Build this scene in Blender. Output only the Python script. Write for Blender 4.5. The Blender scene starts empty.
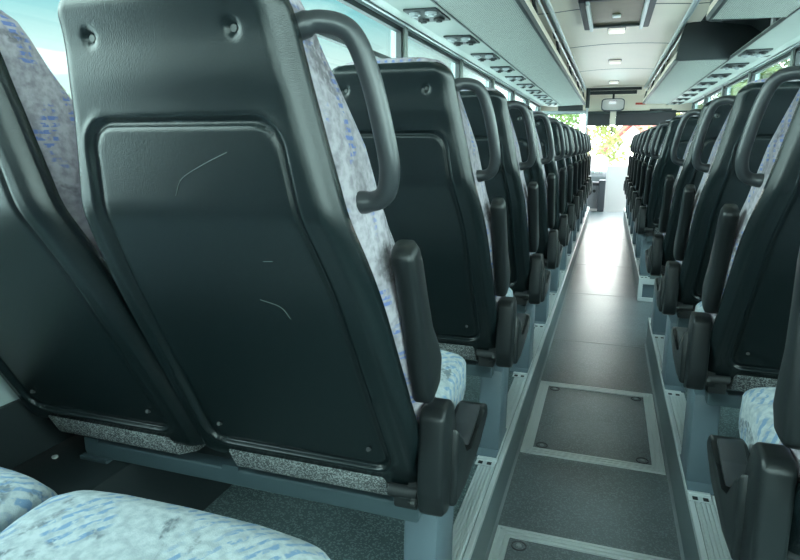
import bpy, bmesh, math, random
from mathutils import Vector, Matrix, noise
random.seed(7)
S = bpy.context.scene
COL = S.collection

# ------------------------------------------------------------------ camera
cam_d = bpy.data.cameras.new('camera'); cam = bpy.data.objects.new('camera', cam_d); COL.objects.link(cam)
cam_d.sensor_width = 36.0; cam_d.lens = 36.0 * 600 / 800; cam_d.clip_start = 0.02; cam_d.clip_end = 400
cam.location = (0, 0, 1.0)
cam.rotation_euler = (math.radians(90 - 12.6), 0, math.radians(18.9))
S.camera = cam
S.view_settings.view_transform = 'Standard'; S.view_settings.look = 'None'
S.view_settings.gamma = 1; S.view_settings.use_curve_mapping = False
S.view_settings.exposure = 0.72

# ------------------------------------------------------------------ world: pale sky with cloud
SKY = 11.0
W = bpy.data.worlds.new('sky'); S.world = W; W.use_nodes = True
nt = W.node_tree; nt.nodes.clear()
def N(nt, t, **k):
    n = nt.nodes.new(t)
    for a, b in k.items():
        if a in n.inputs: n.inputs[a].default_value = b
        else: setattr(n, a, b)
    return n
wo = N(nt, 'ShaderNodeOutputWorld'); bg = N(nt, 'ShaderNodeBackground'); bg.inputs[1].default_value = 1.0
tc = N(nt, 'ShaderNodeTexCoord'); sp = N(nt, 'ShaderNodeSeparateXYZ'); L = nt.links.new
L(tc.outputs['Generated'], sp.inputs[0])
def ramp(stops):
    r = N(nt, 'ShaderNodeValToRGB'); e = r.color_ramp.elements
    e[0].position, e[0].color = stops[0][0], (*stops[0][1], 1); e[1].position, e[1].color = stops[-1][0], (*stops[-1][1], 1)
    for p, c in stops[1:-1]: x = e.new(p); x.color = (*c, 1)
    return r
# overcast all round, made extra bright to light the interior ...
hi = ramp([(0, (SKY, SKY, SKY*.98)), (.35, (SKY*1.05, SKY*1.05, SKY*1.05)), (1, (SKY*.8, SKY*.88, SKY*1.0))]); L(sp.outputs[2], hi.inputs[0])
# ... with an added dim blue sector ahead-left so those windows don't wash out
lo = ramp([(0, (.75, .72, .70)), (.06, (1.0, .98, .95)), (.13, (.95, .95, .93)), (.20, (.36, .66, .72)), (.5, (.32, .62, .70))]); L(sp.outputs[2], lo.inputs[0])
nz = N(nt, 'ShaderNodeTexNoise', Scale=3.0, Detail=5.0); mp = N(nt, 'ShaderNodeMapping'); mp.inputs['Scale'].default_value = (1, 1, 3.5)
L(tc.outputs['Generated'], mp.inputs[0]); L(mp.outputs[0], nz.inputs['Vector'])
cr2 = ramp([(.50, (0, 0, 0)), (.66, (1, 1, 1))]); L(nz.outputs[0], cr2.inputs[0])
mx = N(nt, 'ShaderNodeMixRGB'); mx.inputs[2].default_value = (1.0, 1.0, .97, 1)
L(cr2.outputs[0], mx.inputs[0]); L(lo.outputs[0], mx.inputs[1])
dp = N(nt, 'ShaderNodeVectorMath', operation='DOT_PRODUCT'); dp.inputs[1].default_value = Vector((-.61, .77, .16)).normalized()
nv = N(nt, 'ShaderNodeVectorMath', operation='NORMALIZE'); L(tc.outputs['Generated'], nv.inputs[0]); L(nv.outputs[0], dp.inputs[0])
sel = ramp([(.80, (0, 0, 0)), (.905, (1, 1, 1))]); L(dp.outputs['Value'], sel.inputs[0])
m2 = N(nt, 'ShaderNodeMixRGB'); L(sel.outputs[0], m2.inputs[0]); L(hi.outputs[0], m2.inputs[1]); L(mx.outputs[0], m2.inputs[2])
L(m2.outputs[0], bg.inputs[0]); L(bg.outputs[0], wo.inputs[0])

# ------------------------------------------------------------------ materials
def mat(name, col, rough=.5, metal=0.0, bump=None, spec=.5, vary=None, coat=0):
    m = bpy.data.materials.new(name); m.use_nodes = True; t = m.node_tree
    b = t.nodes['Principled BSDF']
    b.inputs['Base Color'].default_value = (*col, 1); b.inputs['Roughness'].default_value = rough
    b.inputs['Metallic'].default_value = metal; b.inputs['Specular IOR Level'].default_value = spec
    b.inputs['Coat Weight'].default_value = coat
    tc = N(t, 'ShaderNodeTexCoord')
    if vary:                                    # (scale, amount, colour2)
        nz = N(t, 'ShaderNodeTexNoise', Scale=vary[0], Detail=3.0)
        t.links.new(tc.outputs['Object'], nz.inputs['Vector'])
        r = N(t, 'ShaderNodeValToRGB'); r.color_ramp.elements[0].position = .5 - vary[1]; r.color_ramp.elements[1].position = .5 + vary[1]
        r.color_ramp.elements[0].color = (*col, 1); r.color_ramp.elements[1].color = (*vary[2], 1)
        t.links.new(nz.outputs[0], r.inputs[0]); t.links.new(r.outputs[0], b.inputs['Base Color'])
    if bump:
        n2 = N(t, 'ShaderNodeTexNoise', Scale=bump[0], Detail=2.0); bp = N(t, 'ShaderNodeBump', Strength=bump[1], Distance=bump[2])
        t.links.new(tc.outputs['Object'], n2.inputs['Vector']); t.links.new(n2.outputs[0], bp.inputs['Height']); t.links.new(bp.outputs[0], b.inputs['Normal'])
    return m

M = {}
M['shell'] = mat('shell_plastic', (.006, .011, .012), .24, bump=(620, .38, .0011), spec=.40)
M['black'] = mat('black_plastic', (.010, .013, .014), .36, bump=(700, .15, .001), spec=.38)
M['rubber'] = mat('dark_rubber', (.012, .015, .016), .6)
M['handle'] = mat('handle_plastic', (.028, .032, .036), .34, bump=(800, .12, .0008), spec=.6)
M['paint'] = mat('blue_grey_paint', (.095, .135, .158), .42, vary=(9, .3, (.115, .155, .18)))
M['facing'] = mat('aisle_facing', (.13, .165, .17), .42)
M['beam'] = mat('frame_paint', (.045, .07, .08), .45)
M['metal'] = mat('steel', (.07, .075, .075), .55, .8)
M['alu'] = mat('aluminium', (.70, .74, .74), .33, .35, vary=(6, .4, (.62, .66, .67)))
M['alu_dull'] = mat('dull_aluminium', (.36, .39, .40), .42, .35, vary=(6, .4, (.28, .31, .32)))
M['dark'] = mat('dark_trim', (.015, .022, .024), .5)
M['cream'] = mat('cream_panel', (.82, .70, .58), .38, vary=(3, .4, (.76, .66, .55)))
M['greenpanel'] = mat('pale_panel', (.29, .32, .29), .5, vary=(6, .4, (.26, .29, .265)))
M['wall'] = mat('wall_laminate', (.30, .36, .36), .5, vary=(5, .4, (.27, .33, .33)))
M['lamp'] = mat('lamp_lens', (.85, .84, .78), .3)
M['lamp'].node_tree.nodes['Principled BSDF'].inputs['Emission Color'].default_value = (1, .95, .85, 1)
M['lamp'].node_tree.nodes['Principled BSDF'].inputs['Emission Strength'].default_value = .35
M['hatchglass'] = mat('amber_hatch_glass', (.060, .050, .020), .40, vary=(12, .3, (.095, .08, .035)), spec=.2)
M['white'] = mat('white_plastic', (.8, .8, .78), .4)
M['dash'] = mat('dash_plastic', (.20, .20, .22), .45, vary=(20, .3, (.25, .25, .27)))
M['dashdark'] = mat('dash_dark', (.06, .06, .07), .5)
M['red'] = mat('red_paint', (.5, .05, .03), .5)
M['blind'] = mat('blind_fabric', (.028, .026, .030), .8)
M['leaf'] = mat('leaf', (.060, .095, .014), .6, vary=(2.5, .2, (.13, .15, .025)))
M['bark'] = mat('bark', (.10, .07, .05), .8)
M['house'] = mat('white_render', (.55, .53, .52), .8)
M['roof'] = mat('red_tile', (.20, .05, .035), .7)
M['asphalt'] = mat('asphalt', (.46, .46, .44), .9, vary=(1.5, .3, (.52, .52, .50)))
M['mirror'] = mat('mirror_glass', (.75, .78, .85), .05, 1.0)

def speckle(name, base, dark, light, rough, sc=260, th=.72, bumpy=.1):
    m = mat(name, base, rough); t = m.node_tree; b = t.nodes['Principled BSDF']
    tc = N(t, 'ShaderNodeTexCoord'); n1 = N(t, 'ShaderNodeTexNoise', Scale=4.0, Detail=4.0); n2 = N(t, 'ShaderNodeTexVoronoi', Scale=sc)
    t.links.new(tc.outputs['Object'], n1.inputs['Vector']); t.links.new(tc.outputs['Object'], n2.inputs['Vector'])
    r1 = N(t, 'ShaderNodeValToRGB'); r1.color_ramp.elements[0].color = (*dark, 1); r1.color_ramp.elements[1].color = (*base, 1)
    r1.color_ramp.elements[0].position = .35; r1.color_ramp.elements[1].position = .6
    t.links.new(n1.outputs[0], r1.inputs[0])
    s = N(t, 'ShaderNodeSeparateColor'); t.links.new(n2.outputs['Color'], s.inputs[0])
    r2 = N(t, 'ShaderNodeValToRGB'); r2.color_ramp.elements[0].position = th; r2.color_ramp.elements[1].position = th + .04
    t.links.new(s.outputs[0], r2.inputs[0])
    mx = N(t, 'ShaderNodeMixRGB'); mx.inputs[2].default_value = (*light, 1)
    t.links.new(r2.outputs[0], mx.inputs[0]); t.links.new(r1.outputs[0], mx.inputs[1]); t.links.new(mx.outputs[0], b.inputs['Base Color'])
    bp = N(t, 'ShaderNodeBump', Strength=bumpy, Distance=.001); t.links.new(s.outputs[1], bp.inputs['Height']); t.links.new(bp.outputs[0], b.inputs['Normal'])
    return m
M['vinyl'] = speckle('floor_vinyl', (.125, .148, .158), (.098, .118, .128), (.175, .205, .22), .31)
M['platform'] = speckle('platform_vinyl', (.11, .155, .162), (.08, .118, .125), (.22, .29, .29), .45)
M['carpet'] = speckle('speckled_carpet', (.09, .10, .10), (.06, .065, .07), (.30, .32, .32), .95, 420, .60, .6)

def fabric(name, base, base2, blue, dark, rot=(0, .25, .35), s1=26.0, s2=None, lo=.50):
    """pale mottled moquette with patches of short slanting blue dashes and darker clouds"""
    m = mat(name, base, .9, spec=.15); t = m.node_tree; b = t.nodes['Principled BSDF']; L = t.links.new
    tc = N(t, 'ShaderNodeTexCoord')
    def noi(scale, loc, det=3.0, dist=0.0, sc=(1, 1, 1)):
        n = N(t, 'ShaderNodeTexNoise', Scale=scale, Detail=det, Distortion=dist); p = N(t, 'ShaderNodeMapping')
        p.inputs['Location'].default_value = loc; p.inputs['Scale'].default_value = sc
        L(tc.outputs['Object'], p.inputs[0]); L(p.outputs[0], n.inputs['Vector']); return n.outputs[0]
    def rmp(sock, p0, p1, c0=(0, 0, 0), c1=(1, 1, 1)):
        r = N(t, 'ShaderNodeValToRGB'); r.color_ramp.elements[0].position = p0; r.color_ramp.elements[1].position = p1
        r.color_ramp.elements[0].color = (*c0, 1); r.color_ramp.elements[1].color = (*c1, 1); L(sock, r.inputs[0]); return r.outputs[0]
    def mul(a, c):
        u = N(t, 'ShaderNodeMath', operation='MULTIPLY'); L(a, u.inputs[0])
        if isinstance(c, float): u.inputs[1].default_value = c
        else: L(c, u.inputs[1])
        return u.outputs[0]
    def mix(f, a, col):
        x = N(t, 'ShaderNodeMixRGB'); L(f, x.inputs[0]); L(a, x.inputs[1]); x.inputs[2].default_value = (*col, 1); return x.outputs[0]
    col = rmp(noi(75, (0, 0, 0), 5), .36, .64, base2, base)
    w1 = N(t, 'ShaderNodeTexWave', Scale=s1, Distortion=2.0, Detail=2.0); w1.inputs['Detail Scale'].default_value = 2.0
    mp = N(t, 'ShaderNodeMapping'); mp.inputs['Rotation'].default_value = rot; L(tc.outputs['Object'], mp.inputs[0]); L(mp.outputs[0], w1.inputs['Vector'])
    d = rmp(w1.outputs['Fac'], .52, .72)
    d = mul(d, rmp(noi(9, (3, 1, 2), 1), lo, lo+.05)); d = mul(d, rmp(noi(85, (5, 5, 1), 2), .40, .52))
    if s2:
        w2 = N(t, 'ShaderNodeTexWave', Scale=s2, Distortion=.8); w2.bands_direction = 'Z'; L(tc.outputs['Object'], w2.inputs['Vector']); d = mul(d, rmp(w2.outputs['Fac'], .25, .5))
    col = mix(d, col, blue)
    k = rmp(noi(11, (9, 4, 7), 4, 1.5, (1, .6, 1)), .57, .64); k = mul(k, .75); k = mul(k, rmp(noi(90, (2, 8, 3), 3), .38, .55))
    col = mix(k, col, dark); L(col, b.inputs['Base Color'])
    n6 = N(t, 'ShaderNodeTexNoise', Scale=500.0); bp = N(t, 'ShaderNodeBump', Strength=.4, Distance=.0012)
    L(tc.outputs['Object'], n6.inputs['Vector']); L(n6.outputs[0], bp.inputs['Height']); L(bp.outputs[0], b.inputs['Normal'])
    return m
M['fabric'] = fabric('back_fabric', (.37, .34, .37), (.23, .21, .235), (.13, .17, .37), (.10, .09, .10), s1=17.0, s2=30.0, lo=.43)
M['fabric2'] = fabric('cushion_fabric', (.41, .45, .465), (.29, .33, .345), (.17, .26, .38), (.085, .11, .125), rot=(0, 0, .65), s1=17.0, lo=.47)

def perforated():
    m = mat('perforated_panel', (.50, .55, .50), .7); t = m.node_tree; b = t.nodes['Principled BSDF']; L = t.links.new
    tc = N(t, 'ShaderNodeTexCoord'); br = N(t, 'ShaderNodeTexBrick', Scale=24.0)
    br.inputs['Color1'].default_value = (.44, .46, .41, 1); br.inputs['Color2'].default_value = (.50, .52, .46, 1)
    br.inputs['Mortar'].default_value = (.12, .14, .13, 1); br.inputs['Mortar Size'].default_value = .05
    L(tc.outputs['Object'], br.inputs['Vector']); L(br.outputs[0], b.inputs['Base Color'])
    bp = N(t, 'ShaderNodeBump', Strength=.3, Distance=.002); L(br.outputs['Fac'], bp.inputs['Height']); L(bp.outputs[0], b.inputs['Normal'])
    return m
M['perf'] = perforated()

def glass(name, tint):
    m = bpy.data.materials.new(name); m.use_nodes = True; t = m.node_tree; t.nodes.clear(); L = t.links.new
    o = N(t, 'ShaderNodeOutputMaterial'); a = N(t, 'ShaderNodeBsdfTransparent'); a.inputs[0].default_value = (*tint, 1)
    g = N(t, 'ShaderNodeBsdfGlossy', Roughness=.02); x = N(t, 'ShaderNodeMixShader')
    f = N(t, 'ShaderNodeLayerWeight'); f.inputs[0].default_value = .5
    p = N(t, 'ShaderNodeMath', operation='POWER'); p.inputs[1].default_value = 5.0; L(f.outputs['Facing'], p.inputs[0])
    q = N(t, 'ShaderNodeMath', operation='MULTIPLY_ADD'); q.inputs[1].default_value = .9; q.inputs[2].default_value = .03; L(p.outputs[0], q.inputs[0])
    L(q.outputs[0], x.inputs[0]); L(a.outputs[0], x.inputs[1]); L(g.outputs[0], x.inputs[2]); L(x.outputs[0], o.inputs[0])
    return m
M['tint'] = glass('tinted_glass', (.70, .84, .825))
M['clear'] = glass('windscreen_glass', (.95, .975, .96))

# ------------------------------------------------------------------ mesh helpers
def link(name, bm, m, parent=None, smooth=False, mod=None, loc=None):
    bmesh.ops.recalc_face_normals(bm, faces=bm.faces)
    me = bpy.data.meshes.new(name); bm.to_mesh(me); bm.free()
    if smooth:
        for p in me.polygons: p.use_smooth = True
        if smooth == 'auto':
            try: me.set_sharp_from_angle(angle=math.radians(40))
            except Exception: pass
    me.materials.append(m)
    o = bpy.data.objects.new(name, me); COL.objects.link(o)
    if parent: o.parent = parent
    if loc: o.location = loc
    return o
def struct(name, bm, m, parent=None, **k):
    o = link(name, bm, m, parent, **k)
    if not parent: o['kind'] = 'structure'
    return o
def tag(o, label, cat, group=None):
    o['label'] = label; o['category'] = cat
    if group: o['group'] = group
    return o
def empty(name, loc, label, cat, group=None):
    o = bpy.data.objects.new(name, None); COL.objects.link(o); o.location = loc; o.empty_display_size = .05
    return tag(o, label, cat, group)
def box(bm, x0, x1, y0, y1, z0, z1, bev=0, seg=2):
    t = bmesh.new()
    v = [t.verts.new((x, y, z)) for x in (x0, x1) for y in (y0, y1) for z in (z0, z1)]
    for f in ((0,1,3,2),(4,6,7,5),(0,4,5,1),(2,3,7,6),(0,2,6,4),(1,5,7,3)): t.faces.new([v[i] for i in f])
    if bev: bmesh.ops.bevel(t, geom=t.edges[:], offset=bev, segments=seg, profile=.5, affect='EDGES', clamp_overlap=True)
    merge(bm, t); return bm
def merge(bm, t):
    me = bpy.data.meshes.new('tmp'); t.to_mesh(me); t.free(); bm.from_mesh(me); bpy.data.meshes.remove(me)
def B(*a, **k): return box(bmesh.new(), *a, **k)
def prism_x(bm, pts, x0, x1, bev=0, seg=2):
    """polygon in (y, z) pushed out along x"""
    t = bmesh.new()
    a = [t.verts.new((x0, p[0], p[1])) for p in pts]; b = [t.verts.new((x1, p[0], p[1])) for p in pts]
    t.faces.new(a); t.faces.new(b[::-1]); n = len(pts)
    for i in range(n): t.faces.new((a[i], b[i], b[(i+1) % n], a[(i+1) % n]))
    if bev: bmesh.ops.bevel(t, geom=t.edges[:], offset=bev, segments=seg, profile=.5, affect='EDGES', clamp_overlap=True)
    merge(bm, t); return bm
def prism_y(bm, pts, y0, y1, bev=0):
    """polygon in (x, z) pushed out along y"""
    t = bmesh.new()
    a = [t.verts.new((p[0], y0, p[1])) for p in pts]; b = [t.verts.new((p[0], y1, p[1])) for p in pts]
    t.faces.new(a); t.faces.new(b[::-1]); n = len(pts)
    for i in range(n): t.faces.new((a[i], b[i], b[(i+1) % n], a[(i+1) % n]))
    if bev: bmesh.ops.bevel(t, geom=t.edges[:], offset=bev, segments=2, profile=.5, affect='EDGES', clamp_overlap=True)
    merge(bm, t); return bm
def loft(bm, rings, cap=True):
    R = [[bm.verts.new(p) for p in r] for r in rings]
    for a, b in zip(R, R[1:]):
        n = len(a)
        for i in range(n): bm.faces.new((a[i], a[(i+1) % n], b[(i+1) % n], b[i]))
    if cap: bm.faces.new(R[0]); bm.faces.new(R[-1][::-1])
    return bm
def catmull(P, n=8):
    P = [Vector(p) for p in P]; out = []
    Q = [P[0]*2-P[1]] + P + [P[-1]*2-P[-2]]
    for i in range(1, len(Q)-2):
        for k in range(n):
            t = k/n; a, b, c, d = Q[i-1:i+3]
            out.append(.5*((2*b)+(c-a)*t+(2*a-5*b+4*c-d)*t*t+(3*b-a-3*c+d)*t**3))
    return out + [P[-1]]
def tube(bm, pts, r, seg=12, squash=1.0):
    rings = []
    up = Vector((0, 1, 0))
    for i, p in enumerate(pts):
        d = (pts[min(i+1, len(pts)-1)] - pts[max(i-1, 0)]).normalized()
        s = d.cross(up)
        if s.length < .1: s = d.cross(Vector((1, 0, 0)))
        s.normalize(); u = s.cross(d).normalized()
        rr = r[i] if isinstance(r, (list, tuple)) else r
        rings.append([p + s*rr*math.cos(a) + u*rr*squash*math.sin(a) for a in [2*math.pi*k/seg for k in range(seg)]])
    return loft(bm, rings)
def cyl(bm, p, q, r, seg=14): return tube(bm, [Vector(p), Vector(q)], r, seg)
def superell(cx, cz, hx, hz, n=28, e=4.0):
    out = []
    for k in range(n):
        a = 2*math.pi*k/n; c, s = math.cos(a), math.sin(a)
        out.append((cx + hx*math.copysign(abs(c)**(2/e), c), cz + hz*math.copysign(abs(s)**(2/e), s)))
    return out
def lerp_table(T, t):
    if t <= T[0][0]: return T[0][1]
    for (a, x), (b, y) in zip(T, T[1:]):
        if t <= b:
            u = (t-a)/(b-a); return x + (y-x)*u
    return T[-1][1]
def smooth_table(T, t, w=.035):
    return sum(lerp_table(T, t + w*k) for k in (-1, -.5, 0, .5, 1))/5

# ================================================================== BUS BODY
# platform (seat deck) top is z = 0, the sunken aisle floor is z = -0.155
AZ = -.165; XL = -.264; XR = .290; Y0 = -1.5; YF = 11.55; WX = 1.252
ST0, ST1 = 3.72, 4.85                     # stairwell on the right
struct('floor', B(XL-.02, XR+.02, Y0, YF+.0, AZ-.06, AZ), M['vinyl'])
pl = bmesh.new(); box(pl, -WX, XL, Y0, 10.55, -.20, 0, bev=0)
struct('floor_platform_left', pl, M['platform'])
pr = bmesh.new(); box(pr, XR, WX, Y0, ST0, -.20, 0); box(pr, XR, WX, ST1, 10.55, -.20, 0)
struct('floor_platform_right', pr, M['platform'])
# aisle-side facings of the platforms, with the bright rail along their tops
tn = [0]
def trim(bm, m, **k):
    tn[0] += 1; return struct('trim_%d' % tn[0], bm, m, **k)
for (x, s, segs) in ((XL, -1, [(Y0, 10.55)]), (XR, 1, [(Y0, ST0), (ST1, 10.55)])):
    f = bmesh.new(); r = bmesh.new(); c = bmesh.new()
    for a, b in segs:
        box(f, min(x, x-s*.005), max(x, x-s*.005), a, b, AZ+.0005, -.010)
        box(r, min(x-s*.006, x+s*.010), max(x-s*.006, x+s*.010), a, b, -.012, .007, bev=.003)
        prism_y(c, [(x-s*.0055, AZ+.001), (x-s*.013, AZ+.001), (x-s*.0055, AZ+.012)], a, b)
    trim(f, M['facing']); trim(r, M['alu']); trim(c, M['alu_dull'])
# ribbed seat tracks let into the platforms
for s, segs in ((-1, [(Y0, 10.5)]), (1, [(Y0, ST0-.02), (ST1+.02, 10.5)])):
    t = bmesh.new()
    for a, b in segs:
        xa, xb = (-.328, -.276) if s < 0 else (.302, .358)
        box(t, xa, xb, a, b, .0005, .006)
        for k in range(5):
            xx = xa + .006 + k*(xb-xa-.012)/4
            box(t, xx-.003, xx+.003, a, b, .006, .012)
    trim(t, M['alu'])
# stairwell
sw = bmesh.new()
box(sw, XR+.02, WX, ST0, ST1, AZ-.40, AZ-.34)
box(sw, XR+.02, .62, ST0, ST1, AZ-.06, AZ)
box(sw, .62, .90, ST0, ST1, AZ-.24, AZ-.19)
struct('floor_stairwell', sw, M['vinyl'])
sf = bmesh.new()
box(sf, XR, WX, ST1-.012, ST1, AZ-.34, -.001); box(sf, XR, WX, ST0, ST0+.012, AZ-.34, -.001)
box(sf, .60, .62, ST0+.012, ST1-.012, AZ-.19, AZ-.062); box(sf, .88, .90, ST0+.012, ST1-.012, AZ-.34, AZ-.242)
trim(sf, M['paint'])
se = bmesh.new()
for z0, z1 in ((-.03, .012), (AZ+.0, AZ+.03)): box(se, XR-.012, .75, ST1-.03, ST1-.012, z0, z1, bev=.003)
for xx in (XR-.012, .47): box(se, xx, xx+.03, ST1-.028, ST1-.0125, AZ, 0, bev=.002)
trim(se, M['alu'])

# side walls: ledge below the windows, posts between them, header above
WZ0, WZ1 = .66, 1.70
WIN_L = [(-1.35, .66), (.74, 2.14), (2.22, 3.66), (3.74, 5.16), (5.24, 6.66), (6.74, 8.16), (8.24, 9.66), (9.74, 11.3)]
WIN_R = [(-1.35, .92), (1.0, 2.42), (2.5, 3.86), (3.94, 5.36), (5.44, 6.86), (6.94, 8.36), (8.44, 9.86), (9.94, 11.3)]
wn = [0]
for s, wins, side in ((-1, WIN_L, 'left'), (1, WIN_R, 'right')):
    w = bmesh.new(); xa, xb = sorted((s*WX, s*(WX+.06)))
    box(w, xa, xb, Y0, YF+.6, -.55, WZ0); box(w, xa, xb, Y0, YF+.6, WZ1, 2.05)
    ys = [Y0] + [v for p in wins for v in p] + [YF+.6]
    for a, b in zip(ys[::2], ys[1::2]): box(w, xa, xb, a, b, WZ0, WZ1)
    struct('wall_' + side, w, M['wall'])
    for a, b in wins:
        wn[0] += 1
        fr = bmesh.new(); x0, x1 = sorted((s*(WX-.012), s*(WX+.02)))
        box(fr, x0, x1, a-.02, b+.02, WZ1-.03, WZ1+.015); box(fr, x0, x1, a-.02, b+.02, WZ0-.02, WZ0+.025)
        box(fr, x0, x1, a-.02, a+.02, WZ0, WZ1); box(fr, x0, x1, b-.02, b+.02, WZ0, WZ1)
        box(fr, x0, x1, a, b, 1.475, 1.50)
        o = struct('window_%d' % wn[0], fr, M['dark'])
        link('pane', B(*sorted((s*(WX+.03), s*(WX+.036))), a-.001, b+.001, WZ0, WZ1), M['tint'], o)
        gl = link('rail', B(*sorted((s*(WX-.018), s*(WX-.012))), a-.02, b+.02, WZ1-.002, WZ1+.014), M['alu'], o)
# inner posts, pale green, in front of the wall posts
for s, wins in ((-1, WIN_L), (1, WIN_R)):
    p = bmesh.new()
    for (a, b), (c, d) in zip(wins, wins[1:]): box(p, *sorted((s*(WX-.03), s*(WX-.001))), b-.005+.02, c+.005-.02, WZ0, WZ1+.01, bev=.006)
    trim(p, M['greenpanel'])
# heating ducts along the foot of the walls
for s in (-1, 1):
    d = bmesh.new(); segs = [(Y0, 10.5)] if s < 0 else [(Y0, ST0-.01), (ST1+.01, 10.5)]
    for a, b in segs: box(d, *sorted((s*(WX-.25), s*WX)), a, b, .001, .280, bev=.012)
    trim(d, M['dark'], smooth='auto')
    kp = bmesh.new()
    for a, b in segs: box(kp, *sorted((s*(WX-.012), s*WX)), a, b, .281, .43)
    trim(kp, M['dark'])
    bt = bmesh.new()
    for a, b in segs:
        y = a + .12
        while y < b: cyl(bt, (s*(WX-.06), y, .279), (s*(WX-.06), y, .284), .007, 8); y += .13
    trim(bt, M['alu'])
# rear wall behind the camera, with a rear window
rw = bmesh.new()
box(rw, -WX-.06, WX+.06, Y0-.06, Y0, -.55, .95); box(rw, -WX-.06, WX+.06, Y0-.06, Y0, 1.75, 2.05)
box(rw, -WX-.06, -.95, Y0-.06, Y0, .95, 1.75); box(rw, .95, WX+.06, Y0-.06, Y0, .95, 1.75)
struct('wall_rear', rw, M['wall'])
o = struct('window_rear', box(box(B(-.97, .97, Y0-.02, Y0+.01, .94, .97), -.97, .97, Y0-.02, Y0+.01, 1.73, 1.76), -.97, -.94, Y0-.02, Y0+.01, .94, 1.76), M['dark'])
link('pane', B(-.95, .95, Y0-.036, Y0-.03, .95, 1.75), M['tint'], o)

# ------------------------------------------------------------------ ceiling
CZ = 1.95
def arch(x): return CZ + .022*(1-(x/.475)**2)
seams = [Y0, -.9, 1.0, 2.9, 4.83, 6.55, 8.62, 10.85]
cb = bmesh.new(); box(cb, -WX-.06, WX+.06, Y0-.06, YF+.6, 2.05, 2.09)
struct('roof', cb, M['dark']).name = 'ceiling_roof'
cp = bmesh.new()
for a, b in zip(seams, seams[1:]):
    xs = [-.60+.06*k for k in range(21)]
    pts = [(x, arch(max(-.475, min(.475, x)))) for x in xs] + [(x, arch(max(-.475, min(.475, x)))+.02) for x in xs[::-1]]
    prism_y(cp, pts, a+.010, b-.010)
ceil = struct('ceiling', cp, M['cream'])
ju = bmesh.new()
for y in seams[1:-1]:
    xs = [-.60+.06*k for k in range(21)]
    prism_y(ju, [(x, arch(max(-.475, min(.475, x)))-.0015) for x in xs] + [(x, arch(max(-.475, min(.475, x)))+.03) for x in xs[::-1]], y-.009, y+.009)
trim(ju, M['dark'])
for s in (-1, 1):
    r = bmesh.new(); box(r, *sorted((s*.452, s*.478)), Y0, 11.2, CZ-.022, CZ-.001, bev=.004)
    box(r, *sorted((s*.486, s*.494)), Y0, 11.2, CZ-.014, CZ-.001)
    trim(r, M['alu'])
# service channel panels over the seats
for s, side in ((-1, 'left'), (1, 'right')):
    ch = bmesh.new()
    prism_y(ch, [(s*.832, 1.664), (s*1.06, 1.668), (s*1.20, 1.700), (s*1.247, 1.72), (s*1.247, 2.05), (s*1.22, 2.05), (s*1.20, 1.73), (s*1.06, 1.69), (s*.832, 1.684)], Y0, 11.2)
    trim(ch, M['greenpanel'])
    dl = B(*sorted((s*.826, s*.834)), Y0, 11.2, 1.655, 1.674); trim(dl, M['dark'])
    ru = B(*sorted((s*1.165, s*1.185)), Y0, 11.2, 1.682, 1.697, bev=.003); trim(ru, M['alu_dull'])

# luggage racks
def rack(s, y0, y1, label, near_cap=None, far_cap=None):
    r = empty('luggage_rack', (s*.65, y0, 1.66), label, 'luggage rack', 'overhead luggage racks')
    X = lambda v: s*v - s*.65
    d = y1-y0
    link('rack_base', prism_y(bmesh.new(), [(X(.452), .020), (X(.470), .010), (X(.826), 0), (X(.826), .012), (X(.470), .022)], 0, d), M['perf'], r)
    link('edge_strip', prism_y(bmesh.new(), [(X(.440), .022), (X(.452), .006), (X(.472), .006), (X(.468), .0095), (X(.452), .024)], 0, d), M['dark'], r)
    link('lip', prism_y(bmesh.new(), [(X(.441), .024), (X(.452), .026), (X(.468), .078), (X(.460), .084), (X(.452), .078)], 0, d, bev=.001), M['cream'], r)
    link('rail', prism_y(bmesh.new(), [(X(.474), .205), (X(.486), .200), (X(.498), .225), (X(.486), .232)], 0, d, bev=.002), M['alu'], r)
    link('inner_wall', prism_y(bmesh.new(), [(X(.60), .015), (X(1.13), .03), (X(1.17), .37), (X(1.15), .37), (X(1.11), .05), (X(.60), .028)], 0, d), M['wall'], r)
    k = .12
    while k < d:
        b = bmesh.new()
        prism_y(b, [(X(.452), .070), (X(.478), .072), (X(.500), .205), (X(.482), .205)], k, k+.07, bev=.003)
        prism_y(b, [(X(.490), .23), (X(.52), .23), (X(.535), .288), (X(.505), .288)], k+.01, k+.06)
        link('bracket', b, M['dark'], r); k += 1.72
    prof = [(.445, .012), (.470, .003), (1.10, .008), (1.17, .06), (1.17, .37), (.50, .285), (.474, .22)]
    if near_cap: link('end_cap', prism_y(bmesh.new(), [(X(a), b) for a, b in prof], -.035, 0, bev=.008), M['dark'], r, smooth='auto')
    if far_cap: link('end_cap', prism_y(bmesh.new(), [(X(a), b) for a, b in prof], d, d+.035, bev=.008), M['dark'], r, smooth='auto')
    return r
rack(-1, Y0+.02, 10.9, 'long grey-green perforated luggage rack running over all the left seats')
rack(1, Y0+.02, 3.85, 'shorter luggage rack over the nearest right seats, cut off at the top edge', far_cap=True)
rack(1, 5.55, 10.9, 'luggage rack with dark end panel over the far right seats', near_cap=True)
g = bmesh.new(); prism_y(g, [(.60, 1.96), (.95, 1.90), (1.10, 1.80), (1.17, 1.70), (1.19, 1.70), (1.19, 1.86), (1.02, 2.04), (.60, 2.04)], 3.89, 5.51)
trim(g, M['dark'])
# steel bracket hanging in the gap
o = tag(link('mounting_bracket', box(box(B(.74, .86, 4.28, 4.32, 1.90, 1.915), .85, .865, 4.27, 4.33, 1.70, 1.915), .70, .76, 4.28, 4.32, 1.90, 2.0), M['alu']), 'pale metal mounting bracket in the dark gap between the right luggage racks', 'bracket')

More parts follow.
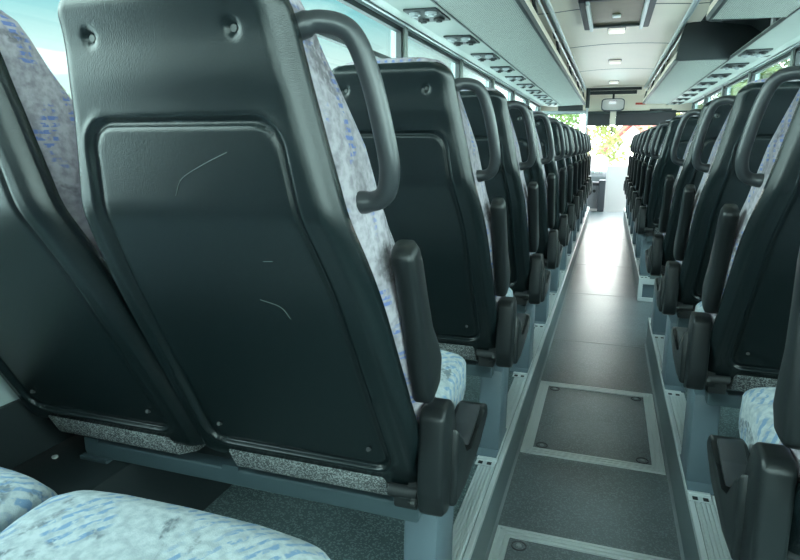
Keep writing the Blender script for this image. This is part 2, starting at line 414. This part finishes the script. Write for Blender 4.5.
# passenger service panels
def psu():
    r = empty('service_panel', (0, 0, 0), '', 'service panel', 'overhead service panels')
    b = bmesh.new(); box(b, -.085, .085, -.15, .15, -.012, 0, bev=.004)
    link('housing', b, M['dark'], r, smooth='auto')
    for x in (-.042, .042):
        for y in (-.085, .075):
            t = bmesh.new(); cyl(t, (x, y, -.012), (x, y, -.022), .030, 18); cyl(t, (x, y, -.022), (x, y, -.030), .016, 12)
            link('air_nozzle' if y > 0 else 'reading_lamp', t, M['rubber'] if y > 0 else M['alu_dull'], r, smooth='auto')
    link('call_button', B(-.012, .012, -.01, .01, -.018, -.012, bev=.002), M['greenpanel'], r)
    return r
def copy_tree(o, parent=None):
    c = o.copy(); COL.objects.link(c); c.parent = parent
    for ch in list(o.children): copy_tree(ch, c)
    return c
ORD = ['first', 'second', 'third', 'fourth', 'fifth', 'sixth', 'seventh', 'eighth', 'ninth', 'tenth', 'eleventh', 'twelfth', 'thirteenth', 'fourteenth']
proto = psu(); first = True
for s, y0, n, side in ((-1, 3.20, 10, 'left'), (1, 5.20, 8, 'right')):
    for k in range(n):
        o = proto if first else copy_tree(proto); first = False
        o.location = (s*.945, y0 + .783*k, 1.6675); o.rotation_euler = (0, 0, 0 if s < 0 else math.pi)
        o['label'] = 'dark vent and lamp panel above the %s seats, %s from the camera' % (side, ORD[k])
# ceiling lamps
for k, (y, q) in enumerate(((5.73, 'nearest, just beyond the roof hatch'), (7.78, 'second, over mid aisle'), (10.2, 'farthest, close to the front end'))):
    r = empty('ceiling_light', (-.02, y, arch(0)), 'small square white ceiling light, ' + q, 'ceiling light', 'ceiling lights over the aisle')
    link('base', B(-.074, .074, -.074, .074, -.008, 0, bev=.003), M['dash'], r)
    link('lens', B(-.066, .066, -.066, .066, -.034, -.008, bev=.008), M['lamp'], r, smooth='auto')
# roof hatch
r = empty('roof_hatch', (-.025, 4.95, arch(0)-.004), 'roof hatch with amber-brown glass between two bright side rails', 'roof hatch')
f = bmesh.new()
box(f, -.225, .225, .455, .51, -.035, 0, bev=.006); box(f, -.225, .225, -.51, -.455, -.035, 0, bev=.006)
link('frame', f, M['dark'], r)
for s in (-1, 1):
    link('side_rail', B(*sorted((s*.175, s*.20)), -.5, .5, -.06, -.005, bev=.006), M['alu'], r)
    link('side_frame', B(*sorted((s*.20, s*.245)), -.51, .51, -.045, -.002, bev=.008), M['dashdark'], r)
link('glass_panel', B(-.175, .175, -.455, .455, -.02, -.008), M['hatchglass'], r)
link('catch', B(-.03, .03, .06, .13, -.034, -.02, bev=.005), M['white'], r)

# ------------------------------------------------------------------ front of the bus
fw = bmesh.new()
box(fw, -1.28, 1.28, 11.62, 11.70, 1.59, 2.05)
struct('wall_front', fw, M['cream'])
tr = bmesh.new()
prism_x(tr, [(10.87, 1.95), (11.2, 1.94), (11.62, 1.86), (11.62, 1.90), (11.2, 1.98), (10.87, 1.99)], -.55, .62)
trim(tr, M['cream'])
sl = bmesh.new(); prism_x(sl, [(11.0, 1.90), (11.05, 1.935), (11.0, 1.95)], -.45, .42); prism_x(sl, [(11.3, 1.86), (11.36, 1.905), (11.3, 1.92)], -.42, .36)
trim(sl, M['dark'])
lw = bmesh.new(); box(lw, -1.28, 1.28, 12.6, 12.68, -.6, .62)
struct('wall_front_lower', lw, M['white'])
ws = struct('window_front', box(box(box(B(-1.28, -1.22, 11.7, 12.66, .6, 1.6), 1.22, 1.28, 11.7, 12.66, .6, 1.6), -.01, .015, 11.66, 11.69, 1.2, 1.6), -1.28, 1.28, 11.66, 11.72, 1.56, 1.60), M['dark'])
gp = bmesh.new(); prism_x(gp, [(12.60, .60), (12.61, .60), (11.72, 1.62), (11.71, 1.62)], -1.24, 1.24)
link('pane', gp, M['clear'], ws)
trim(B(-.045, .055, 11.585, 11.62, 1.36, 1.62, bev=.006), M['cream'])
for xa, xb, q in ((-.45, -.045, 'short'), (.055, 1.02, 'long')):
    r = empty('sun_blind', ((xa+xb)/2, 11.56, 1.575), '%s dark roller blind drawn down at the top of the windscreen' % q, 'sun blind', 'windscreen blinds')
    h = (xb-xa)/2
    link('roller', cyl(bmesh.new(), (-h, 0, .0), (h, 0, .0), .022), M['dark'], r, smooth=True)
    link('blind_cloth', B(-h, h, -.004, .004, -.215, 0), M['blind'], r)
    link('bottom_bar', B(-h, h, -.010, .010, -.23, -.212, bev=.004), M['dark'], r)
r = empty('rear_view_mirror', (-.01, 11.30, 1.69), 'rounded rectangular rear-view mirror hanging above the windscreen', 'mirror')
mb = prism_y(bmesh.new(), superell(0, 0, .19, .105, 32, 5), 0, .05); link('casing', mb, M['dashdark'], r, smooth='auto')
mg = prism_y(bmesh.new(), superell(0, 0, .174, .090, 32, 5), -.006, 0); g_ = link('mirror_glass', mg, M['mirror'], r); 
link('arm', cyl(bmesh.new(), (0, .03, .09), (0, .06, .20), .018), M['dark'], r)
r.rotation_euler = (math.radians(-4), 0, 0)
tag(link('wall_clock', B(.36, .52, 11.59, 11.62, 1.70, 1.735, bev=.004), M['red']), 'small dark red display strip above the windscreen right of the mirror', 'display')
tag(link('air_grille', box(B(.60, .95, 11.6, 11.62, 1.60, 1.625), .60, .95, 11.597, 11.6, 1.608, 1.617), M['dashdark']), 'narrow dark air grille above the right windscreen blind', 'grille')
# guide's partition: pole, bar and dark cabinet at upper left
r = empty('grab_pole', (-.415, 10.95, 0), 'slim vertical grab pole at the front left end of the aisle', 'pole')
link('pole', cyl(bmesh.new(), (0, 0, 0), (0, 0, 1.93), .017), M['alu_dull'], r, smooth='auto')
link('pole_socket', cyl(bmesh.new(), (0, 0, 1.62), (0, 0, 1.93), .032), M['dark'], r, smooth='auto')
r = empty('driver_partition', (-.83, 10.95, 0), 'grey-framed glass partition behind the driver on the left', 'partition')
link('top_bar', cyl(bmesh.new(), (-.36, 0, 1.56), (.40, 0, 1.56), .024), M['alu_dull'], r, smooth='auto')
link('lower_panel', B(-.37, .36, -.015, .015, .0, .85, bev=.004), M['dash'], r)
link('glass_panel', B(-.36, .36, -.004, .004, .85, 1.54), M['tint'], r)
tag(link('overhead_cabinet', B(-.90, -.50, 11.0, 11.3, 1.585, 1.80, bev=.01), M['dark']), 'dark cabinet under the ceiling at the front end of the left rack', 'cabinet')
# dashboard, console, steering wheel
ft = B(-1.22, 1.22, 10.55, 12.6, -.42, -.38); 
box(ft, XL-.02, XR+.02, 10.55, 11.55, -.38, AZ-.06)
struct('floor_front', ft, M['vinyl'])
r = empty('dashboard', (-.25, 12.3, -.16), 'pale grey dashboard under the windscreen with small instruments', 'dashboard')
db = bmesh.new(); prism_x(db, [(-.35, .0), (.28, .0), (.28, .72), (.15, .78), (-.25, .70), (-.35, .60)], -.95, .22, bev=.02)
link('body', db, M['dash'], r, smooth='auto')
ins = bmesh.new()
for k in range(5): box(ins, -.20+.075*k, -.15+.075*k, -.30, -.20, .655, .70, bev=.004)
link('instruments', ins, M['white'], r)
r = empty('guide_console', (-.235, 11.60, AZ), 'dark grey console box with round speaker at the end of the aisle', 'console')
link('body', B(-.17, .07, 0, .28, .04, .46, bev=.012), M['dash'], r, smooth='auto')
link('lid', B(-.18, .12, -.02, .28, .46, .52, bev=.01), M['dashdark'], r, smooth='auto')
t = bmesh.new(); cyl(t, (-.095, 0, .34), (-.095, -.012, .34), .062, 20); link('speaker', t, M['rubber'], r)
t = bmesh.new(); cyl(t, (.01, 0, .36), (.01, -.010, .36), .028, 16); link('socket', t, M['rubber'], r)
link('side_panel', B(.085, .20, -.10, .24, -.0, .56, bev=.01), M['dashdark'], r)
r = empty('steering_wheel', (-.62, 11.60, .76), 'thin black steering wheel seen beyond the left seats', 'steering wheel')
ringp = [Vector((.23*math.cos(a), .1*math.sin(a), .21*math.sin(a))) for a in [2*math.pi*k/32 for k in range(33)]]
link('rim', tube(bmesh.new(), ringp, .013, 8), M['black'], r, smooth=True)
sb = bmesh.new(); cyl(sb, (-.22, 0, 0), (.22, 0, 0), .012); cyl(sb, (0, 0, 0), (0, -.095, -.2), .012); cyl(sb, (0, .0, 0), (0, .24, -.25), .03)
link('hub', sb, M['black'], r)
link('column', cyl(bmesh.new(), (0, .02, -.05), (0, .30, -.62), .035), M['dashdark'], r, smooth='auto')

# ------------------------------------------------------------------ aisle floor hatches and joints
def hatch(y0, y1, label):
    xa, xb = -.249, .273
    r = empty('floor_hatch', ((xa+xb)/2, (y0+y1)/2, AZ), label, 'floor hatch', 'aisle floor hatches')
    w = (xb-xa)/2; h = (y1-y0)/2; f = bmesh.new()
    for k in range(5):                                     # ribbed metal edging
        o = k*.0085; z = .008 if k % 2 == 0 else .0005
        a, b = w-o, h-o
        for (p, q, u, v) in ((-a, a, b-.0085, b), (-a, a, -b, -b+.0085), (-a, -a+.0085, -b+.0085, b-.0085), (a-.0085, a, -b+.0085, b-.0085)):
            box(f, p, q, u, v, -.002, z)
    link('edging', f, M['alu'], r)
    link('panel', B(-w+.044, w-.044, -h+.044, h-.044, -.002, .003), M['vinyl'], r)
    for sx in (-1, 1):
        for sy in (-1, 1):
            p = (sx*(w-.075), sy*(h-.075))
            t = bmesh.new()
            ring = [Vector((p[0]+.021*math.cos(a), p[1]+.021*math.sin(a), .0035)) for a in [2*math.pi*k/20 for k in range(21)]]
            tube(t, ring, .0028, 6)
            l = link('lock', t, M['dashdark'], r, smooth=True)
            link('bolt', cyl(bmesh.new(), (p[0], p[1], .003), (p[0], p[1], .007), .008, 8), M['alu_dull'], l)
hatch(2.175, 2.925, 'square floor hatch with ribbed metal edging, farther of the two in the aisle')
hatch(.93, 1.675, 'nearest floor hatch with ribbed metal edging, cut off by the bottom edge')
jn = bmesh.new()
for y in (3.66, 4.93, 6.2, 8.1, 9.7): box(jn, XL, XR, y-.003, y+.003, AZ, AZ+.0012)
trim(jn, M['alu_dull'])

# ================================================================== SEATS
CX = -.522; CXW = -1.002
PROF = [(-.2, .290), (.40, .158), (.91, -.115), (1.135, -.150), (1.22, -.183), (1.3, -.215)]     # z -> y of the shell's rear face
HW = [(.36, .246), (.50, .243), (.80, .229), (.91, .209), (1.05, .180), (1.2, .155)]              # z -> half width
PW = [(.42, .190), (.80, .175), (.93, .153), (1.04, .141)]                                          # panel half width
def yprof(z): return smooth_table(PROF, z, .016)
def hwf(z, zb=.372, zt=1.192, r=.040):
    w = smooth_table(HW, z, .05); e = 0
    if z > zt-r: q = z-(zt-r); e = r - math.sqrt(max(0, r*r-q*q))
    if z < zb+r: q = (zb+r)-z; e = r - math.sqrt(max(0, r*r-q*q))
    return w-e
def sstep(a, b, x):
    t = max(0, min(1, (x-a)/(b-a))); return t*t*(3-2*t)
def panel_sd(x, z):
    """signed distance-like: >0 inside the recessed panel"""
    zc0, zc1 = .430, 1.030; r = .035
    hw = smooth_table(PW, z, .04); dx = hw-abs(x); dz = min(z-zc0, zc1-z)
    if dx < r and dz < r: return r - math.hypot(r-dx, r-dz)
    return min(dx, dz)
def build_shell(cx):
    bm = bmesh.new()
    zb, zt = .372, 1.192
    zs = []; nz_ = 120
    for k in range(nz_+1):
        t = k/nz_; zs.append(zb+.0006 + (zt-zb-.0012)*(.5-.5*math.cos(math.pi*t))*.35 + (zt-zb-.0012)*t*.65)
    zs = sorted(set(zs + [.424, .427, .430, .433, .436, .442, .412, .418, 1.027, 1.033, 1.024, 1.030, 1.036, 1.018]))
    nsA, nsB = 22, 12
    G = []
    for z in zs:
        row = []; hw = hwf(z); pw = min(smooth_table(PW, z, .04), hw-.028)
        hx = [(pw-.008)*k/nsA for k in range(nsA+1)] + [pw-.006, pw-.003, pw, pw+.003, pw+.006] + [pw + .009 + (hw-pw-.009)*(1-(1-k/nsB)**1.6) for k in range(nsB+1)]
        xs = [-a for a in hx[::-1]][:-1] + hx
        for x in xs:
            e = min(hw-abs(x), (z-zb), (zt-z)) if hw > 0 else 0
            ex = min(hw-abs(x), .03); ez = min(min(z-zb, zt-z), .03)
            d = .026*((1-ex/.03)**2.4) + .022*((1-ez/.03)**2.4)            # edges roll forward
            d = min(d, .032)
            sd = panel_sd(x, z)
            d += .0085*math.exp(-(sd/.0045)**2) + .0030*sstep(0, .004, sd)
            d -= .006*math.exp(-((sd+.010)/.005)**2)*(1 if z < .6 else .25)
            # bulge of the headrest
            if z > 1.03: d -= .006*sstep(1.03, 1.09, z)*(1-(x/.2)**2)
            # screw dimples
            for qx in (-.1035, .1035):
                rr = math.hypot(x-qx, z-1.133)
                d += .009*sstep(.011, .004, rr)
            row.append(bm.verts.new((cx+x, yprof(z)+d, z)))
        G.append(row)
    for a, b in zip(G, G[1:]):
        for i in range(len(a)-1): bm.faces.new((a[i], a[i+1], b[i+1], b[i]))
    # skirt running forward from the outline, then closed in front
    loop = [G[0][i] for i in range(len(G[0]))] + [r[-1] for r in G[1:]] + G[-1][::-1][1:] + [r[0] for r in G[::-1]][1:-1]
    prev = loop
    for dy in (.008, .030):
        nx = [bm.verts.new(v.co + Vector((0, dy if dy == .008 else .010, 0))) for v in prev]
        n = len(prev)
        for i in range(n): bm.faces.new((prev[i], prev[(i+1) % n], nx[(i+1) % n], nx[i]))
        prev = nx
    inn = [bm.verts.new((cx+(v.co.x-cx)*.93, v.co.y, .8+(v.co.z-.8)*.97)) for v in prev]
    n = len(prev)
    for i in range(n): bm.faces.new((prev[i], prev[(i+1) % n], inn[(i+1) % n], inn[i]))
    return bm
def build_back_cushion(cx):
    rings = []
    Z = [(.485, .80), (.49, .93), (.50, 1), (.55, 1), (.65, 1), (.75, 1), (.82, 1), (.88, 1), (.94, 1), (1.0, 1), (1.06, 1), (1.12, 1), (1.16, .98), (1.185, .93), (1.20, .82), (1.207, .6)]
    for z, k in Z:
        hw = (smooth_table(HW, z, .05)-.001)*(k if z > .5 else 1)*1.0
        th = .082*k*(1-.42*sstep(.96, 1.16, z)); mid = .118 - .034*sstep(.96, 1.16, z); hw -= .010*sstep(1.0, 1.15, z)
        ring = []
        for (x, d) in superell(0, 0, hw, th, 36, 4.5):
            wob = .004*noise.noise(Vector((x*8, z*9, d*9+cx)))
            side = .012*(abs(x)/hw)**3 if (d > 0 and hw > 0) else 0
            ring.append((cx+x+wob, yprof(z)+mid+d+side+wob, z))
        rings.append(ring)
    return loft(bmesh.new(), rings)
def build_seat_cushion(cx):
    rings = []
    for y, k, zt, zb in ((.200, .90, .465, .39), (.21, .97, .475, .38), (.24, 1, .475, .365), (.30, 1, .470, .355), (.38, 1, .472, .355), (.46, 1, .495, .352), (.53, 1, .507, .35), (.58, 1, .509, .352), (.614, .985, .496, .36), (.634, .95, .47, .375), (.638, .88, .43, .39)):
        hw = .229*k; ring = []
        for (x, z) in superell(0, (zt+zb)/2, hw, (zt-zb)/2, 36, 5):
            b = .006*(abs(x)/.229)**4 if z > (zt+zb)/2 else 0
            ring.append((cx-.006+x, y + .012*(1-(x/.229)**2), z+b+.003*noise.noise(Vector((x*12, y*12, cx)))))
        rings.append(ring)
    return loft(bmesh.new(), rings)
def build_armrest():
    ax = []                                    # raised pad, beside the back
    P = [(.160, .578, .022), (.160, .590, .038), (.158, .62, .050), (.140, .65, .047), (.108, .70, .034), (.080, .76, .029), (.053, .82, .027), (.036, .845, .025), (.030, .858, .019)]
    bm = bmesh.new(); rings = []
    for y, z, hd in P:
        w = .0195 if z < .85 else .015
        w = .015 if z < .585 else w
        c, s_ = math.cos(math.radians(-24)), math.sin(math.radians(-24))
        rings.append([(-.273+u, y + v*math.cos(math.radians(24)), z + v*math.sin(math.radians(24))) for u, v in superell(0, 0, w, hd, 20, 3.6)])
    return loft(bm, rings)
def shear(x):
    """box narrows and leans towards the aisle at its foot"""
    return x
def seat_unit(full=True):
    r = empty('double_seat', (0, 0, 0), '', 'seat')
    for cx in (CX, CXW):
        sh = link('seat_shell', build_shell(cx), M['shell'], r, smooth=True)
        for qx in (-.1035, .1035):
            t = bmesh.new(); y = yprof(1.133)
            cyl(t, (cx+qx, y+.006, 1.132), (cx+qx, y+.0005, 1.132), .0045, 10)
            link('screw', t, M['metal'], sh, smooth='auto')
        for qx in (-.155, .155):
            t = bmesh.new(); y = yprof(.475)
            cyl(t, (cx+qx, y+.004, .475), (cx+qx, y-.0035, .477), .004, 8)
            link('screw', t, M['metal'], sh, smooth='auto')
        link('back_cushion', build_back_cushion(cx), M['fabric'], r, smooth=True)
        link('seat_cushion', build_seat_cushion(cx), M['fabric2'], r, smooth=True)
        ub = bmesh.new(); prism_x(ub, [(.150, .405), (.19, .385), (.58, .36), (.58, .327), (.24, .327), (.178, .350)], cx-.168, cx+.172, bev=.006)
        link('cushion_base', ub, M['carpet'], r, smooth='auto')
    # frame: two crossbeams
    f = bmesh.new()
    box(f, -1.12, -.30, .20, .24, .288, .326, bev=.004); box(f, -1.12, -.275, .46, .50, .295, .334, bev=.004)
    for x in (-.33, -.72, -1.1): box(f, x-.02, x+.02, .2, .48, .30, .334)
    link('seat_frame', f, M['beam'], r)
    l = bmesh.new()
    prism_x(l, [(.250, .014), (.400, .014), (.415, .29), (.265, .29)], -.350, -.278, bev=.006)
    box(l, -.354, -.278, .20, .42, .0125, .020, bev=.002)
    l = link('leg', l, M['paint'], r, smooth='auto')
    sl = bmesh.new()
    for x in (-.322, -.294): box(sl, x-.007, x+.007, .160, .176, .012, .0150)
    link('track_clamp', box(B(-.337, -.276, .152, .184, .0122, .0135), -.337, -.276, .1845, .199, .0122, .020, bev=.002), M['alu'], l)
    link('slot', sl, M['rubber'], l)
    wl = bmesh.new(); box(wl, -1.13, -1.05, .19, .50, .2805, .290, bev=.002)
    link('window_side_foot', wl, M['beam'], r)
    # armrest bracket: side shield with a rear column and a forward horn
    s = bmesh.new()
    prism_x(s, [(.122, .40), (.132, .545), (.146, .557), (.192, .560), (.212, .545), (.238, .44), (.25, .36), (.22, .346), (.17, .342), (.137, .354)], -.281, -.234, bev=.009, seg=3)
    prism_x(s, [(.18, .350), (.20, .50), (.225, .47), (.26, .415), (.31, .398), (.38, .410), (.445, .436), (.478, .432), (.490, .415), (.484, .396), (.40, .362), (.27, .344)], -.287, -.222, bev=.008, seg=3)
    bk = link('armrest_bracket', s, M['black'], r, smooth='auto')
    tp = bmesh.new(); prism_x(tp, [(.325, .404), (.39, .419), (.445, .441), (.44, .43), (.34, .395)], -.278, -.232, bev=.002)
    link('bracket_insert', tp, M['handle'], bk, smooth='auto')
    link('armrest', build_armrest(), M['black'], r, smooth=True)
    hg = bmesh.new(); cyl(hg, (-.305, .165, .38), (-.285, .165, .38), .022, 16); cyl(hg, (-.34, .15, .385), (-.285, .15, .385), .012, 10); box(hg, -.34, -.292, .17, .21, .335, .39, bev=.005)
    link('recliner_hinge', hg, M['rubber'], r, smooth='auto')
    link('hinge_pin', cyl(bmesh.new(), (-.286, .112, .392), (-.278, .112, .392), .007, 8), M['metal'], r)
    hp = catmull([(-.375, -.090, 1.138), (-.345, -.078, 1.147), (-.312, -.062, 1.136), (-.293, -.050, 1.092), (-.278, -.038, 1.02), (-.273, -.028, .965), (-.290, -.018, .930), (-.345, -.020, .922)], 7)
    rr = [.0160 if i < 5 or i > len(hp)-6 else .0140 for i in range(len(hp))]
    link('grab_handle', tube(bmesh.new(), hp, rr, 14, 1.0), M['handle'], r, smooth=True)
    return r
PITCH = .783
left = seat_unit()
# mirrored twin for the right-hand side: mirrored meshes, made once
def mirror_tree(o, parent=None):
    c = o.copy(); COL.objects.link(c); c.parent = parent
    if o.data:
        me = o.data.copy(); me.transform(Matrix.Scale(-1, 4, (1, 0, 0))); me.flip_normals(); c.data = me
    for ch in list(o.children): mirror_tree(ch, c)
    return c
right = mirror_tree(left)
def set_seat(o, n, label, group, x=0):
    o.location = (x, PITCH*n, 0); o['label'] = label; o['group'] = group
LN = {0: 'double seat whose two pale blue patterned cushions fill the bottom left corner',
      1: 'large dark-backed double seat filling the left foreground, scratched shell and grey handle',
      2: 'double seat directly in front of the big left foreground seat'}
for n in range(0, 13):
    o = left if n == 0 else copy_tree(left)
    lab = LN.get(n, 'dark double coach seat left of the aisle, %s row in front of the foreground seat' % ORD[n-2] if n > 2 else '')
    set_seat(o, n, lab, 'double seats left of the aisle')
RN = {1: 'double seat at bottom right corner with black armrest and pale cushion',
      2: 'double seat at the right edge with big curved grab handle and dark shell',
      3: 'dark double seat right of the aisle, next in front of the right-edge one',
      4: 'last right-hand double seat before the stairwell gap',
      5: None,
      6: 'first right-hand double seat beyond the stairwell, its whole dark back in view'}
k = 0; fr = True
for n in (1, 2, 3, 4, 6, 7, 8, 9, 10, 11, 12):
    o = right if fr else copy_tree(right); fr = False
    lab = RN.get(n) or 'dark double coach seat right of the aisle, %s row beyond the stairwell' % ORD[n-6]
    set_seat(o, n, lab, 'double seats right of the aisle', .007)

# the nearest right-hand armrest stands more upright than the others
upr = [o for o in COL.objects if o.get('label') == RN[1]][0]
arm = [c for c in upr.children if c.name.startswith('armrest') and not c.name.startswith('armrest_b')][0]
arm.matrix_local = Matrix.Translation((0, .16, .59)) @ Matrix.Rotation(math.radians(-28), 4, 'X') @ Matrix.Translation((0, -.16, -.59))
# fine scratches on the big shell nearest the camera
M['scratch'] = mat('scratch', (.12, .135, .13), .6)
big = [o for o in COL.objects if o.get('label') == LN[1]][0]
shell1 = [c for c in big.children if c.name.startswith('seat_shell')][0]
def scratch(P):
    bm = bmesh.new(); pts = catmull([(x, yprof(z)+.0022, z) for x, z in P], 6)
    link('scratch', tube(bm, pts, .00035, 5), M['scratch'], shell1)
scratch([(-.545, .935), (-.530, .958), (-.49, .978), (-.455, .992)])
scratch([(-.44, .845), (-.425, .846)])
scratch([(-.47, .78), (-.44, .77), (-.43, .75)])
# ================================================================== OUTSIDE
struct('ground', B(-90, 90, -40, 140, -1.75, -1.7), M['asphalt'])
def tree(x, y, h, w, label, seed, n=900):
    rnd = random.Random(seed)
    r = empty('tree', (x, y, -1.7), label, 'tree', 'trees outside the bus')
    t = bmesh.new(); tube(t, [Vector((0, 0, 0)), Vector((.1, 0, h*.3)), Vector((0, .1, h*.7))], [w*.06, w*.045, w*.015], 8)
    link('trunk', t, M['bark'], r)
    bm = bmesh.new()
    blobs = [(Vector((rnd.uniform(-.5, .5)*w, rnd.uniform(-.5, .5)*w, h*rnd.uniform(.3, .9))), w*rnd.uniform(.18, .34)) for _ in range(16)]
    for k in range(n):
        c, rad = rnd.choice(blobs)
        d = Vector((rnd.gauss(0, 1), rnd.gauss(0, 1), rnd.gauss(0, 1))).normalized()
        p = c + d*rad*rnd.uniform(.6, 1); s = w*.05*rnd.uniform(.6, 1.4)
        a = Vector((rnd.gauss(0, 1), rnd.gauss(0, 1), rnd.gauss(0, 1))).normalized(); b = a.cross(d).normalized()
        a = b.cross(d).normalized()*.9 + d*.3
        vs = [bm.verts.new(p + q) for q in (a*s, b*s*.5, -a*s, -b*s*.5)]; bm.faces.new(vs)
    link('foliage', bm, M['leaf'], r)
tree(-1.3, 37, 5.4, 3.4, 'bright green tree beyond the windscreen, left of the white house', 1)
tree(2.1, 30, 5.3, 2.6, 'slim yellow-green tree beyond the windscreen, right of the white house', 3, 1600)
tree(6.6, 40, 9.5, 3.2, 'green tree outside the right windows, near the front', 4, 3000)
tree(5.6, 27, 7.6, 3.4, 'tall leafy tree seen through the right windows above the third seat', 5, 3500)
tree(3.95, 18, 5.6, 2.2, 'leafy tree close outside the right windows, nearest of the trees', 9, 3000)
tree(-30, 22, 5.0, 9, 'distant low tree on the horizon outside the left windows', 6)
r = empty('house', (1.7, 52, -1.7), 'white gabled house with red tiled roof beyond the windscreen', 'house')
hb = bmesh.new(); prism_y(hb, [(-2.4, 0), (2.6, 0), (2.6, 2.4), (0, 4.4), (-2.4, 2.5)], 0, 8); link('wall', hb, M['house'], r)
rf = bmesh.new(); prism_y(rf, [(0, 4.4), (-3.1, 1.95), (-3.1, 2.35), (0, 4.9), (3.1, 2.35), (3.1, 1.95)], -.5, 8.5); link('roof', rf, M['roof'], r)
r.rotation_euler.z = math.radians(-38)
